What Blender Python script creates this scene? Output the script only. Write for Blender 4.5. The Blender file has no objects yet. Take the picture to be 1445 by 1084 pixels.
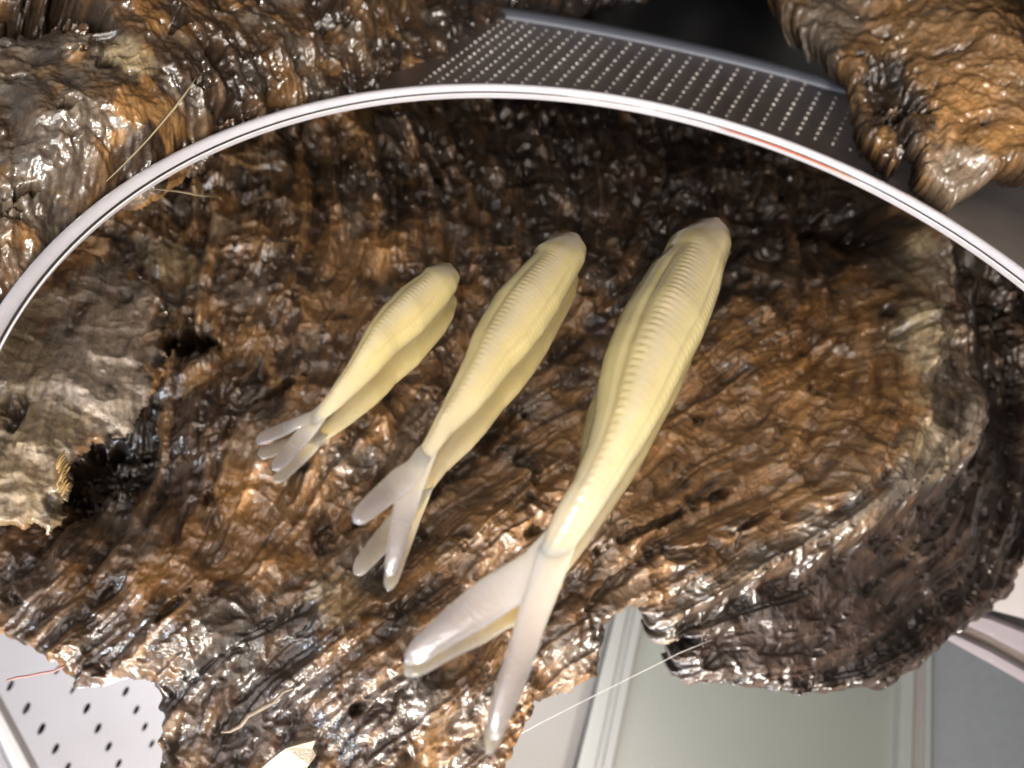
import bpy, math, random
import numpy as np
from mathutils import Vector, Matrix

# ------------------------------------------------------------------ camera
SC = bpy.context.scene
HF, TH, RO, HC = math.radians(67), math.radians(45), math.radians(11), 8.0     # centimetres
FPX = 722.5 / math.tan(HF / 2)
CAM = np.array([0, 0, HC])
AX = np.array([0, math.sin(TH), -math.cos(TH)])
U0 = np.array([0, math.cos(TH), math.sin(TH)])
R0 = np.array([1.0, 0, 0])
RIGHT = math.cos(RO) * R0 + math.sin(RO) * U0
UP = -math.sin(RO) * R0 + math.cos(RO) * U0
cam = bpy.data.cameras.new('camera')
cam_o = bpy.data.objects.new('camera', cam)
SC.collection.objects.link(cam_o)
m = Matrix.Identity(4)
for i in range(3):
    m[i][0], m[i][1], m[i][2], m[i][3] = RIGHT[i], UP[i], -AX[i], CAM[i]
cam_o.matrix_world = m
cam.sensor_width = 36
cam.lens = 18 / math.tan(HF / 2)
cam.clip_start, cam.clip_end = 0.05, 2000
cam.dof.use_dof = True
cam.dof.focus_distance = 12.8
cam.dof.aperture_fstop = cam.lens * 1e-3 / 0.135
SC.camera = cam_o

# ------------------------------------------------------------------ light
SC.view_settings.view_transform = 'Standard'
SC.view_settings.look = 'None'
SC.view_settings.exposure = 0
SC.cycles.sample_clamp_indirect = 8
w = bpy.data.worlds.new('World'); SC.world = w; w.use_nodes = True
w.node_tree.nodes['Background'].inputs[0].default_value = (1, 0.94, 0.88, 1)
w.node_tree.nodes['Background'].inputs[1].default_value = 0.15


def lamp(name, loc, aim, size, power, col, size_y=None):
    d = bpy.data.lights.new(name, 'AREA')
    d.shape = 'RECTANGLE' if size_y else 'DISK'
    d.size = size
    if size_y: d.size_y = size_y
    d.energy, d.color = power, col
    o = bpy.data.objects.new(name, d); SC.collection.objects.link(o)
    o.location = loc
    o.rotation_euler = (Vector(aim) - Vector(loc)).to_track_quat('-Z', 'Y').to_euler()
    return o


lamp('key_lamp', (14, -22, 22), (0, 12, 4), 5.5, 22000, (1, 0.93, 0.83))
lamp('added_glint_light', (4, -13, 11), (2, 14, 8), 3.6, 12500, (1, 0.95, 0.88))  # unseen light added in front to raise glints on the wet wood
lamp('added_lure_light', (-3, 3.5, 20), (0, 10, 0), 3.0, 6500, (0.92, 0.95, 1))  # unseen overhead light added for glints and sheen on the lures
lamp('fill_lamp', (-10, -38, 14), (0, 12, 6), 22, 19000, (1, 0.93, 0.84), 10)
lamp('cool_lamp', (-20, -10, 7), (-2, 14, 5), 2.4, 5000, (0.72, 0.85, 1))

# ------------------------------------------------------------------ geometry of the photograph: pixel -> point
def ray(px, py):
    x = (np.asarray(px, float) - 722.5) / FPX; y = -(np.asarray(py, float) - 542) / FPX
    return x[..., None] * RIGHT + y[..., None] * UP + AX
def at_depth(px, py, d):
    return CAM + ray(px, py) * np.asarray(d, float)[..., None]
def at_z(px, py, z):
    r = ray(px, py)
    return CAM + r * ((np.asarray(z, float) - HC) / r[..., 2])[..., None]
def proj(p):
    d = p - CAM; z = d @ AX
    return 722.5 + FPX * (d @ RIGHT) / z, 542 - FPX * (d @ UP) / z
def flip(p):
    q = np.array(p, float); q[..., 2] *= -1
    return q

# ------------------------------------------------------------------ numpy noise
def _hash(ix, iy, seed):
    h = (ix.astype(np.int64) * 374761393 + iy.astype(np.int64) * 668265263 + seed * 1274126177) & 0xffffffff
    h = ((h ^ (h >> 13)) * 1274126177) & 0xffffffff
    return ((h ^ (h >> 16)) & 0xffffff) / float(0xffffff)
def noise(x, y, seed=0):
    x0 = np.floor(x); y0 = np.floor(y); fx = x - x0; fy = y - y0
    x0 = x0.astype(np.int64); y0 = y0.astype(np.int64)
    ux = fx * fx * fx * (fx * (fx * 6 - 15) + 10); uy = fy * fy * fy * (fy * (fy * 6 - 15) + 10)
    r = 0
    for i, wx in ((0, 1 - ux), (1, ux)):
        for j, wy in ((0, 1 - uy), (1, uy)):
            a = _hash(x0 + i, y0 + j, seed) * 2 * np.pi
            r = r + wx * wy * (np.cos(a) * (fx - i) + np.sin(a) * (fy - j))
    return r * 1.5
def fbm(x, y, o=4, seed=0, g=0.5):
    s = 0; a = 1; n = 0
    for k in range(o):
        s = s + a * noise(x * 2**k + 17.3 * k, y * 2**k - 9.1 * k, seed + k); n += a; a *= g
    return s / n
def ridged(x, y, o=4, seed=0):
    s = 0; a = 1; n = 0
    for k in range(o):
        s = s + a * (1 - 2.2 * np.abs(noise(x * 2**k, y * 2**k, seed + k))); n += a; a *= 0.5
    return s / n
def sstep(a, b, x):
    t = np.clip((x - a) / (b - a), 0, 1); return t * t * (3 - 2 * t)
def bil(A, x, y):
    h, w_ = A.shape
    x = np.clip(x, 0, w_ - 1.001); y = np.clip(y, 0, h - 1.001)
    ix = x.astype(np.int32); iy = y.astype(np.int32); fx = (x - ix).astype(np.float32); fy = (y - iy).astype(np.float32)
    f = A.ravel(); k = iy * w_ + ix
    return (f[k] * (1 - fx) + f[k + 1] * fx) * (1 - fy) + (f[k + w_] * (1 - fx) + f[k + w_ + 1] * fx) * fy
def blur(A, n=1):
    for _ in range(n):
        B = np.pad(A, 1, mode='edge')
        A = (B[:-2, 1:-1] + B[2:, 1:-1] + B[1:-1, :-2] + B[1:-1, 2:] + 2 * B[1:-1, 1:-1]) / 6
    return A
def lic(src, cx, sy, steps, h=1.0):
    """smear src along the grain field (cx, sy), in grid cells"""
    H, W_ = src.shape
    gy, gx = np.mgrid[0:H, 0:W_].astype(np.float32)
    acc = src.copy(); n = 1
    for sgn in (1, -1):
        x, y = gx.copy(), gy.copy()
        for k in range(steps):
            a = bil(cx, x, y); b = bil(sy, x, y)
            x += sgn * h * a; y += sgn * h * b
            acc += bil(src, x, y); n += 1
    acc /= n
    acc -= acc.mean(); return acc / (acc.std() + 1e-9)
class Field:
    """smooth value over the photograph from a few control points"""
    def __init__(s, pts, smooth=0.0):
        p = np.array(pts, float); s.P = p[:, :2] / 400.0
        n = len(p); K = s._k(s.P, s.P) + np.eye(n) * smooth
        A = np.zeros((n + 3, n + 3)); A[:n, :n] = K; A[:n, n] = 1; A[:n, n + 1:] = s.P; A[n, :n] = 1; A[n + 1:, :n] = s.P.T
        b = np.zeros((n + 3, p.shape[1] - 2)); b[:n] = p[:, 2:]
        s.c = np.linalg.solve(A, b)
        gx, gy = np.meshgrid(np.linspace(-300, 1800, 140), np.linspace(-400, 1500, 127))
        q = np.c_[gx.ravel(), gy.ravel()] / 400.0
        v = s._k(q, s.P) @ s.c[:n] + s.c[n] + q @ s.c[n + 1:]
        s.T = [v[:, k].reshape(gx.shape) for k in range(v.shape[1])]
    @staticmethod
    def _k(a, b):
        r2 = ((a[:, None] - b[None]) ** 2).sum(-1); return 0.5 * r2 * np.log(r2 + 1e-9)
    def __call__(s, px, py):
        x = (px + 300) / 2100 * 139; y = (py + 400) / 1900 * 126
        r = [bil(t, x, y) for t in s.T]
        return r[0] if len(r) == 1 else r
def sdf(poly, px, py):
    """signed distance in pixels, positive inside"""
    P = np.array(poly, float); Q = np.roll(P, -1, 0)
    d = np.full(px.shape, 1e9); ins = np.zeros(px.shape, bool)
    for (ax, ay), (bx, by) in zip(P, Q):
        ex, ey = bx - ax, by - ay
        t = np.clip(((px - ax) * ex + (py - ay) * ey) / (ex * ex + ey * ey + 1e-9), 0, 1)
        d = np.minimum(d, (px - ax - t * ex) ** 2 + (py - ay - t * ey) ** 2)
        if by != ay:
            c = ((ay > py) != (by > py)) & (px < (bx - ax) * (py - ay) / (by - ay) + ax)
            ins ^= c
    return np.where(ins, 1, -1) * np.sqrt(d)

# ------------------------------------------------------------------ objects
def tag(o, label=None, cat=None, group=None, kind=None):
    for k, v in (('label', label), ('category', cat), ('group', group), ('kind', kind)):
        if v: o[k] = v
    return o
def link(name, me, mat=None, parent=None):
    o = bpy.data.objects.new(name, me); SC.collection.objects.link(o)
    if mat: me.materials.append(mat)
    if parent:
        o.parent = parent; o.location = -Vector(parent.location)
    return o
def thing(name, loc, label, cat, group=None):
    o = bpy.data.objects.new(name, None); SC.collection.objects.link(o); o.location = loc
    o.empty_display_size = 0.5
    return tag(o, label, cat, group)
def mesh(name, V, F, cols=None, smooth=True):
    me = bpy.data.meshes.new(name)
    V = np.asarray(V, np.float32)
    if isinstance(F, np.ndarray):
        n, k = F.shape
        me.vertices.add(len(V)); me.vertices.foreach_set('co', V.ravel())
        me.loops.add(n * k); me.loops.foreach_set('vertex_index', F.ravel().astype(np.int32))
        me.polygons.add(n); me.polygons.foreach_set('loop_start', np.arange(0, n * k, k, dtype=np.int32))
        me.update(calc_edges=True)
    else:
        me.from_pydata(V.tolist(), [], F)
    if smooth: me.polygons.foreach_set('use_smooth', np.ones(len(me.polygons), bool))
    if cols is not None:
        a = me.color_attributes.new('tint', 'FLOAT_COLOR', 'POINT')
        c = np.ones((len(V), 4), np.float32); c[:, :cols.shape[1]] = cols
        a.data.foreach_set('color', c.ravel())
    me.validate(); me.update()
    return me

# ------------------------------------------------------------------ materials
def mat(name, **kw):
    M = bpy.data.materials.new(name); M.use_nodes = True
    b = M.node_tree.nodes['Principled BSDF']
    for k, v in kw.items():
        i = b.inputs[k.replace('_', ' ')]
        i.default_value = (*v, 1) if isinstance(v, tuple) and len(v) == 3 and i.type == 'RGBA' else v
    return M, M.node_tree, b
def nd(T, typ, **kw):
    n = T.nodes.new(typ)
    for k, v in kw.items():
        if k in n.inputs: n.inputs[k].default_value = v
        else: setattr(n, k, v)
    return n
def speckle(M, T, b, col, amount=0.12, scale=2.0, bump=0.0, bscale=20.0):
    tc = nd(T, 'ShaderNodeTexCoord'); n = nd(T, 'ShaderNodeTexNoise', Scale=scale, Detail=6.0)
    T.links.new(tc.outputs['Object'], n.inputs['Vector'])
    r = nd(T, 'ShaderNodeMix', data_type='RGBA')
    r.inputs[6].default_value = (*[c * (1 - amount) for c in col], 1); r.inputs[7].default_value = (*[min(1, c * (1 + amount)) for c in col], 1)
    T.links.new(n.outputs['Fac'], r.inputs[0]); T.links.new(r.outputs[2], b.inputs['Base Color'])
    if bump:
        n2 = nd(T, 'ShaderNodeTexNoise', Scale=bscale, Detail=3.0)
        T.links.new(tc.outputs['Object'], n2.inputs['Vector'])
        u = nd(T, 'ShaderNodeBump', Strength=bump, Distance=0.05)
        T.links.new(n2.outputs['Fac'], u.inputs['Height']); T.links.new(u.outputs['Normal'], b.inputs['Normal'])
    return M
def plain(name, col, rough=0.5, amount=0.1, scale=2.0, bump=0.0, bscale=20.0, **kw):
    return speckle(*mat(name, Roughness=rough, **kw), tuple(0.65 * c for c in col), amount, scale, bump, bscale)

def wood_material():
    M, T, b = mat('wet_wood', Roughness=0.5)
    b.inputs['Coat Weight'].default_value = 1.0
    b.inputs['Coat Roughness'].default_value = 0.16
    b.inputs['Coat IOR'].default_value = 1.75
    b.inputs['Specular IOR Level'].default_value = 0.3
    a = nd(T, 'ShaderNodeAttribute', attribute_name='tint'); tc = nd(T, 'ShaderNodeTexCoord')
    n = nd(T, 'ShaderNodeTexNoise', Scale=9.0, Detail=8.0, Roughness=0.65)
    T.links.new(tc.outputs['Object'], n.inputs['Vector'])
    mr = nd(T, 'ShaderNodeMapRange'); mr.inputs[1].default_value = 0.25; mr.inputs[2].default_value = 0.75
    mr.inputs[3].default_value = 0.25; mr.inputs[4].default_value = 0.76
    T.links.new(n.outputs['Fac'], mr.inputs[0])
    mx = nd(T, 'ShaderNodeVectorMath', operation='SCALE')
    T.links.new(a.outputs['Color'], mx.inputs[0]); T.links.new(mr.outputs[0], mx.inputs['Scale'])
    T.links.new(mx.outputs[0], b.inputs['Base Color'])
    n2 = nd(T, 'ShaderNodeTexNoise', Scale=11.0, Detail=5.0, Roughness=0.62)
    T.links.new(tc.outputs['Object'], n2.inputs['Vector'])
    u = nd(T, 'ShaderNodeBump', Strength=0.35, Distance=0.06)
    T.links.new(n2.outputs['Fac'], u.inputs['Height'])
    T.links.new(u.outputs['Normal'], b.inputs['Normal'])
    n4 = nd(T, 'ShaderNodeTexNoise', Scale=5.5, Detail=3.0, Roughness=0.55); T.links.new(tc.outputs['Object'], n4.inputs['Vector'])
    u4 = nd(T, 'ShaderNodeBump', Strength=0.85, Distance=0.13); T.links.new(n4.outputs['Fac'], u4.inputs['Height']); T.links.new(u4.outputs['Normal'], b.inputs['Coat Normal'])
    n5 = nd(T, 'ShaderNodeTexNoise', Scale=0.9, Detail=3.0); T.links.new(tc.outputs['Object'], n5.inputs['Vector'])
    m5 = nd(T, 'ShaderNodeMapRange'); m5.inputs[1].default_value = 0.42; m5.inputs[2].default_value = 0.66; m5.inputs[3].default_value = 0.15; m5.inputs[4].default_value = 0.68
    T.links.new(n5.outputs['Fac'], m5.inputs[0]); T.links.new(m5.outputs[0], u4.inputs['Strength'])
    m6 = nd(T, 'ShaderNodeMapRange'); m6.inputs[1].default_value = 0.38; m6.inputs[2].default_value = 0.62; m6.inputs[3].default_value = 0.27; m6.inputs[4].default_value = 0.13
    T.links.new(n5.outputs['Fac'], m6.inputs[0]); T.links.new(m6.outputs[0], b.inputs['Coat Roughness'])
    n3 = nd(T, 'ShaderNodeTexNoise', Scale=1.6, Detail=3.0)
    T.links.new(tc.outputs['Object'], n3.inputs['Vector'])
    m3 = nd(T, 'ShaderNodeMapRange'); m3.inputs[1].default_value = 0.35; m3.inputs[2].default_value = 0.62
    m3.inputs[3].default_value = 0.25; m3.inputs[4].default_value = 1.0
    T.links.new(n3.outputs['Fac'], m3.inputs[0]); T.links.new(m3.outputs[0], b.inputs['Coat Weight'])
    return M
WOOD = wood_material()
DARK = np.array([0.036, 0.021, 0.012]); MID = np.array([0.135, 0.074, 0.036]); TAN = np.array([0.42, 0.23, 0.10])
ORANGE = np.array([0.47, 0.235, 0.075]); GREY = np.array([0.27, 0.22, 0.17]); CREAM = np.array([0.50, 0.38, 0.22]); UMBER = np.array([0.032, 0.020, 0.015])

def wood(name, poly, plane, relief, grain, blobs, res, parent, mirrored, seed, edge=(16, 0.5), rough_edge=7.0, amp=1.0, base_mix=(0.0, 1.0), back=0.9, calm=(), fib=1.0, holes=(), pitk=1.0, cliff=None):
    """one relief of torn wet wood: a base plane, broad relief from control points, fibres smeared along the grain, flakes and pits"""
    p3 = np.array([at_depth(x, y, d) for x, y, d in plane])
    e1 = p3[1] - p3[0]; e1 /= np.linalg.norm(e1)
    nrm = np.cross(e1, p3[2] - p3[0]); nrm /= np.linalg.norm(nrm)
    if nrm @ AX > 0: nrm = -nrm
    e2 = np.cross(nrm, e1)
    if e2 @ UP < 0: e2 = -e2
    O = p3[0]
    P = np.array(poly, float); lo = P.min(0) - 25; hi = P.max(0) + 25
    c = []
    for x, y in ((lo[0], lo[1]), (hi[0], lo[1]), (hi[0], hi[1]), (lo[0], hi[1]), ((lo[0] + hi[0]) / 2, lo[1])):
        r = ray(x, y); q = CAM + r * (((O - CAM) @ nrm) / (r @ nrm)) - O
        c.append((q @ e1, q @ e2))
    c = np.array(c); u0, v0 = c.min(0); u1, v1 = c.max(0)
    nx = int((u1 - u0) / res); ny = int((v1 - v0) / res)
    U, Vv = np.meshgrid(np.linspace(u0, u1, nx), np.linspace(v0, v1, ny))
    base = O + U[..., None] * e1 + Vv[..., None] * e2
    h = np.zeros_like(U); rel = Field(relief)
    for _ in range(3):
        px, py = proj(base + h[..., None] * nrm)
        h = rel(px, py)
    # grain direction on the grid
    g = Field([(x, y, math.cos(2 * math.radians(a)), math.sin(2 * math.radians(a))) for x, y, a in grain], 0.02)
    c2, s2 = g(px, py)
    th = 0.5 * np.arctan2(s2, c2) + 0.55 * fbm(U * 0.45, Vv * 0.45, 3, seed + 90)
    cx = np.cos(th).astype(np.float32); sy = np.sin(th).astype(np.float32)
    # keep the direction field continuous for sampling by smearing with sign-free short steps
    rng = np.random.default_rng(seed)
    fine = lic_free(rng.standard_normal(U.shape).astype(np.float32), cx, sy, 14)
    hc, hs = np.ascontiguousarray(cx[::2, ::2]), np.ascontiguousarray(sy[::2, ::2]); Uh, Vh = U[::2, ::2], Vv[::2, ::2]
    def up(a):
        gy, gx = np.mgrid[0:ny, 0:nx]; return bil(a, gx * 0.5, gy * 0.5)
    midn = up(lic_free(blur(rng.standard_normal(Uh.shape).astype(np.float32), 2), hc, hs, 20))
    coarse = up(lic_free(noise(Uh * 2.2, Vh * 2.2, seed + 3).astype(np.float32) + 0.5 * noise(Uh * 4.7, Vh * 4.7, seed + 4).astype(np.float32), hc, hs, 24, 1.6))
    qc, qs = np.ascontiguousarray(cx[::4, ::4]), np.ascontiguousarray(sy[::4, ::4]); Uq, Vq = U[::4, ::4], Vv[::4, ::4]
    def up4(a):
        gy, gx = np.mgrid[0:ny, 0:nx]; return bil(a, gx * 0.25, gy * 0.25)
    strand = up4(lic_free(noise(Uq * 1.5 + 5, Vq * 1.5, seed + 5).astype(np.float32) + 0.6 * noise(Uq * 3.4, Vq * 3.4, seed + 6).astype(np.float32), qc, qs, 30, 1.2))
    wu = U + 0.35 * fbm(U * 0.8, Vv * 0.8, 3, seed + 11); wv = Vv + 0.35 * fbm(U * 0.8 + 7, Vv * 0.8, 3, seed + 12)
    big = fbm(wu * 0.42, wv * 0.42, 4, seed + 20)
    rg = ridged(wu * 0.75, wv * 0.75, 5, seed + 30)
    lump = fbm(wu * 2.6, wv * 2.6, 4, seed + 40, 0.62)
    fl = coarse * 0.6 + big * 2.2 + lump * 0.5
    st = fl * 1.1; fr = st - np.floor(st); flake = (np.floor(st) + sstep(0.0, 0.3, fr)) / 1.1
    sl = strand * 0.9 + 0.25 * coarse + 0.9 * big + 0.25 * lump; fr = sl - np.floor(sl); ledge = np.floor(sl) + sstep(0.0, 0.24, fr) - 0.35 * fr       # torn layers: flat treads, sharp risers
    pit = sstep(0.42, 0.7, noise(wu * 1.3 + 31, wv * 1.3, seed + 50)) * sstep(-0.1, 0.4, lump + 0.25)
    drop = np.maximum(0, noise(U * 7.5, Vv * 7.5, seed + 60) - 0.05)
    rs = 1.0 + 0.9 * sstep(-0.1, 0.35, fbm(U * 0.33 + 5, Vv * 0.33, 2, seed + 70))                        # some zones stay smoother
    fz = sstep(-0.25, 0.25, fbm(U * 0.5 + 40, Vv * 0.5, 3, seed + 75))                                   # stringy zones and crumbly zones
    nod = noise(wu * 3.6, wv * 3.6, seed + 61); nod2 = noise(wu * 8.5, wv * 8.5, seed + 62)
    crumb = np.maximum(nod, -0.1) * 0.06 + np.maximum(nod2, -0.15) * 0.02
    cm = 0.30 + 0.60 * sstep(-0.18, 0.25, fbm(U * 0.38 + 70, Vv * 0.38, 3, seed + 76))
    for bx, by, br, bs in calm:
        cm = cm * (1 - bs * (1 - sstep(0.5, 1.1, np.sqrt((px - bx) ** 2 + (py - by) ** 2) / br + 0.4 * big)))
    cq = np.ones_like(h)
    for bx, by, br, bs in calm:
        cq = cq * (1 - 0.7 * bs * (1 - sstep(0.5, 1.1, np.sqrt((px - bx) ** 2 + (py - by) ** 2) / br)))
    hole = np.zeros_like(h)
    for bx, by, ra, rb, an, dp in holes:
        a = math.radians(an); qx = (px - bx) * math.cos(a) - (py - by) * math.sin(a); qy = (px - bx) * math.sin(a) + (py - by) * math.cos(a)
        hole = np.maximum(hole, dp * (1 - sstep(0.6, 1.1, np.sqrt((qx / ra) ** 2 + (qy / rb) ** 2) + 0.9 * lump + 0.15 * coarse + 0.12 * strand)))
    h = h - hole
    if cliff:
        cs = sdf(cliff, px, py) + 9 * fbm(U * 1.2, Vv * 1.2, 4, seed + 77) * 2
        ck = sstep(-6, 34, cs); lip = np.exp(-((cs + 14) / 16.0) ** 2)
        h = h - 0.55 * ck + 0.10 * lip
    h = h + amp * cq * (0.5 * big + 0.2 * (rg - 0.35)) + amp * cm * (0.06 * (rg - 0.35) + 0.045 * lump * rs + 0.062 * flake + (1.15 - 0.8 * fz) * crumb + 0.03 * drop * rs - 0.4 * pitk * pit) + amp * (0.35 + 0.65 * fz) * (0.4 + 0.6 * cm) * fib * (0.028 * coarse + 0.012 * midn + 0.005 * fine) + amp * fib * 0.075 * ledge
    px, py = proj(base + h[..., None] * nrm)
    sd = sdf(poly, px, py)
    sd = sd + rough_edge * (1.4 * fbm(U * 1.1, Vv * 1.1, 3, seed + 80) + 0.9 * noise(U * 5, Vv * 5, seed + 81)) + 1.2 * coarse
    ew, ed = edge
    q = np.clip(1 - sd / ew, 0, 1)
    h = h - ed * q * q
    # colour of the wood, with shade painted in by some blobs, pits and holes
    t = 0.5 + 0.10 * strand + 0.8 * fbm(wu * 0.55 + 3, wv * 0.55, 5, seed + 100, 0.6) + 0.13 * coarse + 0.12 * midn + 0.09 * fine + 0.2 * lump
    t = base_mix[0] + (base_mix[1] - base_mix[0]) * np.clip(t, 0, 1)
    col = np.where((t < 0.5)[..., None], DARK + (MID - DARK) * (t / 0.5)[..., None], MID + (TAN - MID) * ((t - 0.5) / 0.5)[..., None])
    def mixc(col, c, k): return col + (c - col) * np.clip(k, 0, 1)[..., None]
    k = sstep(0.12, 0.32, noise(wu * 1.1 + 50, wv * 1.1, seed + 110) + 0.1 * midn); col = mixc(col, ORANGE, 0.55 * k)
    k = sstep(0.22, 0.36, noise(wu * 0.9 + 80, wv * 0.9, seed + 120) + 0.08 * midn); col = mixc(col, GREY, 0.45 * k)
    FB = [fbm(U * 0.9 + 9 * k, Vv * 0.9, 4, seed + k) for k in range(4)]
    fc = min(1.0, 0.35 + fib)
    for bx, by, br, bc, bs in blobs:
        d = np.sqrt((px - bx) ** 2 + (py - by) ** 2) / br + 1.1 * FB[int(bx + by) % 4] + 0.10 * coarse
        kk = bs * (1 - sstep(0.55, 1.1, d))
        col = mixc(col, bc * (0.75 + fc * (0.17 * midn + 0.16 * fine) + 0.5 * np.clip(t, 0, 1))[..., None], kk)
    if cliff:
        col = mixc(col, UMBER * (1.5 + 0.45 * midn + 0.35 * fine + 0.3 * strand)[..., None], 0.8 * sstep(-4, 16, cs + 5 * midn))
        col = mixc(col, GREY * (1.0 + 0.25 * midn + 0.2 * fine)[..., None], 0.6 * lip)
    col = mixc(col, DARK * 0.8, 0.8 * pit); col = mixc(col, DARK, 0.75 * np.clip(hole * 2.5, 0, 1))  # recesses painted darker, standing in for their shade
    col = np.clip(col, 0.004, 0.9)
    pos = base + h[..., None] * nrm
    if not mirrored:                                                   # stand clear of the mirror's rim
        rx, ry = pos[..., 0] - DC[0], pos[..., 1] - DC[1]; rr = np.hypot(rx, ry) + 1e-6
        k = np.maximum(0, DR + 0.32 + 0.04 * lump - rr) * (1 - sstep(0.0, 0.35, pos[..., 2])) / rr
        pos[..., 0] += rx * k; pos[..., 1] += ry * k
    keep = sd > 0
    k4 = keep[:-1, :-1] & keep[1:, :-1] & keep[:-1, 1:] & keep[1:, 1:]
    idx = np.arange(nx * ny).reshape(ny, nx)
    Q = np.stack([idx[:-1, :-1], idx[:-1, 1:], idx[1:, 1:], idx[1:, :-1]], -1)[k4]
    # broken edge: carry the outline back into the thickness of the wood
    E = np.concatenate([Q[:, [0, 1]], Q[:, [1, 2]], Q[:, [2, 3]], Q[:, [3, 0]]])
    key = np.sort(E, 1); key = key[:, 0] * (nx * ny) + key[:, 1]
    un, first, cnt = np.unique(key, return_index=True, return_counts=True)
    B = E[first[cnt == 1]]
    V = pos.reshape(-1, 3); C3 = col.reshape(-1, 3)
    bv = np.unique(B); mp = np.full(nx * ny, -1); 
    cen = V[bv].mean(0)
    strips = []; prev = {}
    cur_map = np.full(nx * ny, -1); cur_map[bv] = bv
    VV = [V]; CC = [C3]; n0 = len(V); QQ = [Q]
    last = np.full(nx * ny, -1); last[bv] = bv
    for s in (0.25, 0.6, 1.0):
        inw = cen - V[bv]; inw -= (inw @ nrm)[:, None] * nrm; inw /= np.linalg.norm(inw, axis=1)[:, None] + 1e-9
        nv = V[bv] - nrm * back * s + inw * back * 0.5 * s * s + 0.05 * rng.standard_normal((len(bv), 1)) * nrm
        VV.append(nv); CC.append(C3[bv] * (1 - 0.9 * s) + UMBER * 0.9 * s)  # shade of the underside painted in: colour falls to umber towards the back
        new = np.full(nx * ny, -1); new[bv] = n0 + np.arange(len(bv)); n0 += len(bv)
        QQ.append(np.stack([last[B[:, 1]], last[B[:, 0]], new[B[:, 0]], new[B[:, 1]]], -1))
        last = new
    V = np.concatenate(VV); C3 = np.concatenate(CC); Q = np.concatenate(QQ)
    used = np.unique(Q); rem = np.full(len(V), -1); rem[used] = np.arange(len(used))
    V = V[used]; C3 = C3[used]; Q = rem[Q]
    a, b_, c_ = V[Q[0, 0]], V[Q[0, 1]], V[Q[0, 2]]
    if np.cross(b_ - a, c_ - a) @ nrm < 0: Q = Q[:, ::-1]
    if mirrored:
        V = flip(V); Q = Q[:, ::-1]
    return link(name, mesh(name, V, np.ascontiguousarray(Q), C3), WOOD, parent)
def lic_free(src, cx, sy, steps, h=1.0):
    """smear along a direction that may flip sign: step with the sign that continues the walk"""
    H, W_ = src.shape
    gy, gx = np.mgrid[0:H, 0:W_].astype(np.float32)
    acc = src.copy(); n = 1
    for sgn in (1, -1):
        x, y = gx.copy(), gy.copy(); dx, dy = sgn * cx, sgn * sy
        for k in range(steps):
            x = np.clip(x + h * dx, 0, W_ - 1.01); y = np.clip(y + h * dy, 0, H - 1.01)
            acc += bil(src, x, y); n += 1
            i = (np.rint(y).astype(np.int32) * W_ + np.rint(x).astype(np.int32))
            a = cx.ravel()[i]; b = sy.ravel()[i]
            f = np.where(a * dx + b * dy < 0, -1, 1); dx = a * f; dy = b * f
    acc /= n; acc -= acc.mean(); return acc / (acc.std() + 1e-9)

def prism(name, poly, depth, thick, material, parent=None, mirrored=True, bevel=0.0, smooth=False):
    """a flat solid whose front outline is poly (pixels) at a given depth, with real thickness behind it"""
    P = np.array(poly, float); n = len(P)
    dep = np.full(n, depth, float) if np.isscalar(depth) else np.array(depth, float)
    A = at_depth(P[:, 0], P[:, 1], dep); B = A + AX * thick
    V = np.concatenate([A, B])
    if mirrored: V = flip(V)
    F = [list(range(n)), list(range(2 * n - 1, n - 1, -1))] + [[i, i + n, (i + 1) % n + n, (i + 1) % n] for i in range(n)]
    me = mesh(name, V, F, smooth=smooth)
    import bmesh
    bm = bmesh.new(); bm.from_mesh(me); bmesh.ops.recalc_face_normals(bm, faces=bm.faces)
    if bevel: bmesh.ops.bevel(bm, geom=bm.edges[:], offset=bevel, segments=2, affect='EDGES')
    bm.to_mesh(me); bm.free()
    return link(name, me, material, parent)
def tube(name, pts, rad, material, parent=None, sides=8):
    pts = np.array(pts, float); n = len(pts); rad = np.broadcast_to(rad, (n,))
    V = []; F = []
    for i in range(n):
        t = pts[min(i + 1, n - 1)] - pts[max(i - 1, 0)]; t /= np.linalg.norm(t)
        a = np.cross(t, [0.3, 0.2, 0.93]); a /= np.linalg.norm(a); b = np.cross(t, a)
        for k in range(sides):
            g = 2 * math.pi * k / sides
            V.append(pts[i] + rad[i] * (math.cos(g) * a + math.sin(g) * b))
    for i in range(n - 1):
        for k in range(sides):
            F.append([i * sides + k, i * sides + (k + 1) % sides, (i + 1) * sides + (k + 1) % sides, (i + 1) * sides + k])
    F.append(list(range(sides))[::-1]); F.append([(n - 1) * sides + k for k in range(sides)])
    return link(name, mesh(name, V, F), material, parent)

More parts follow.
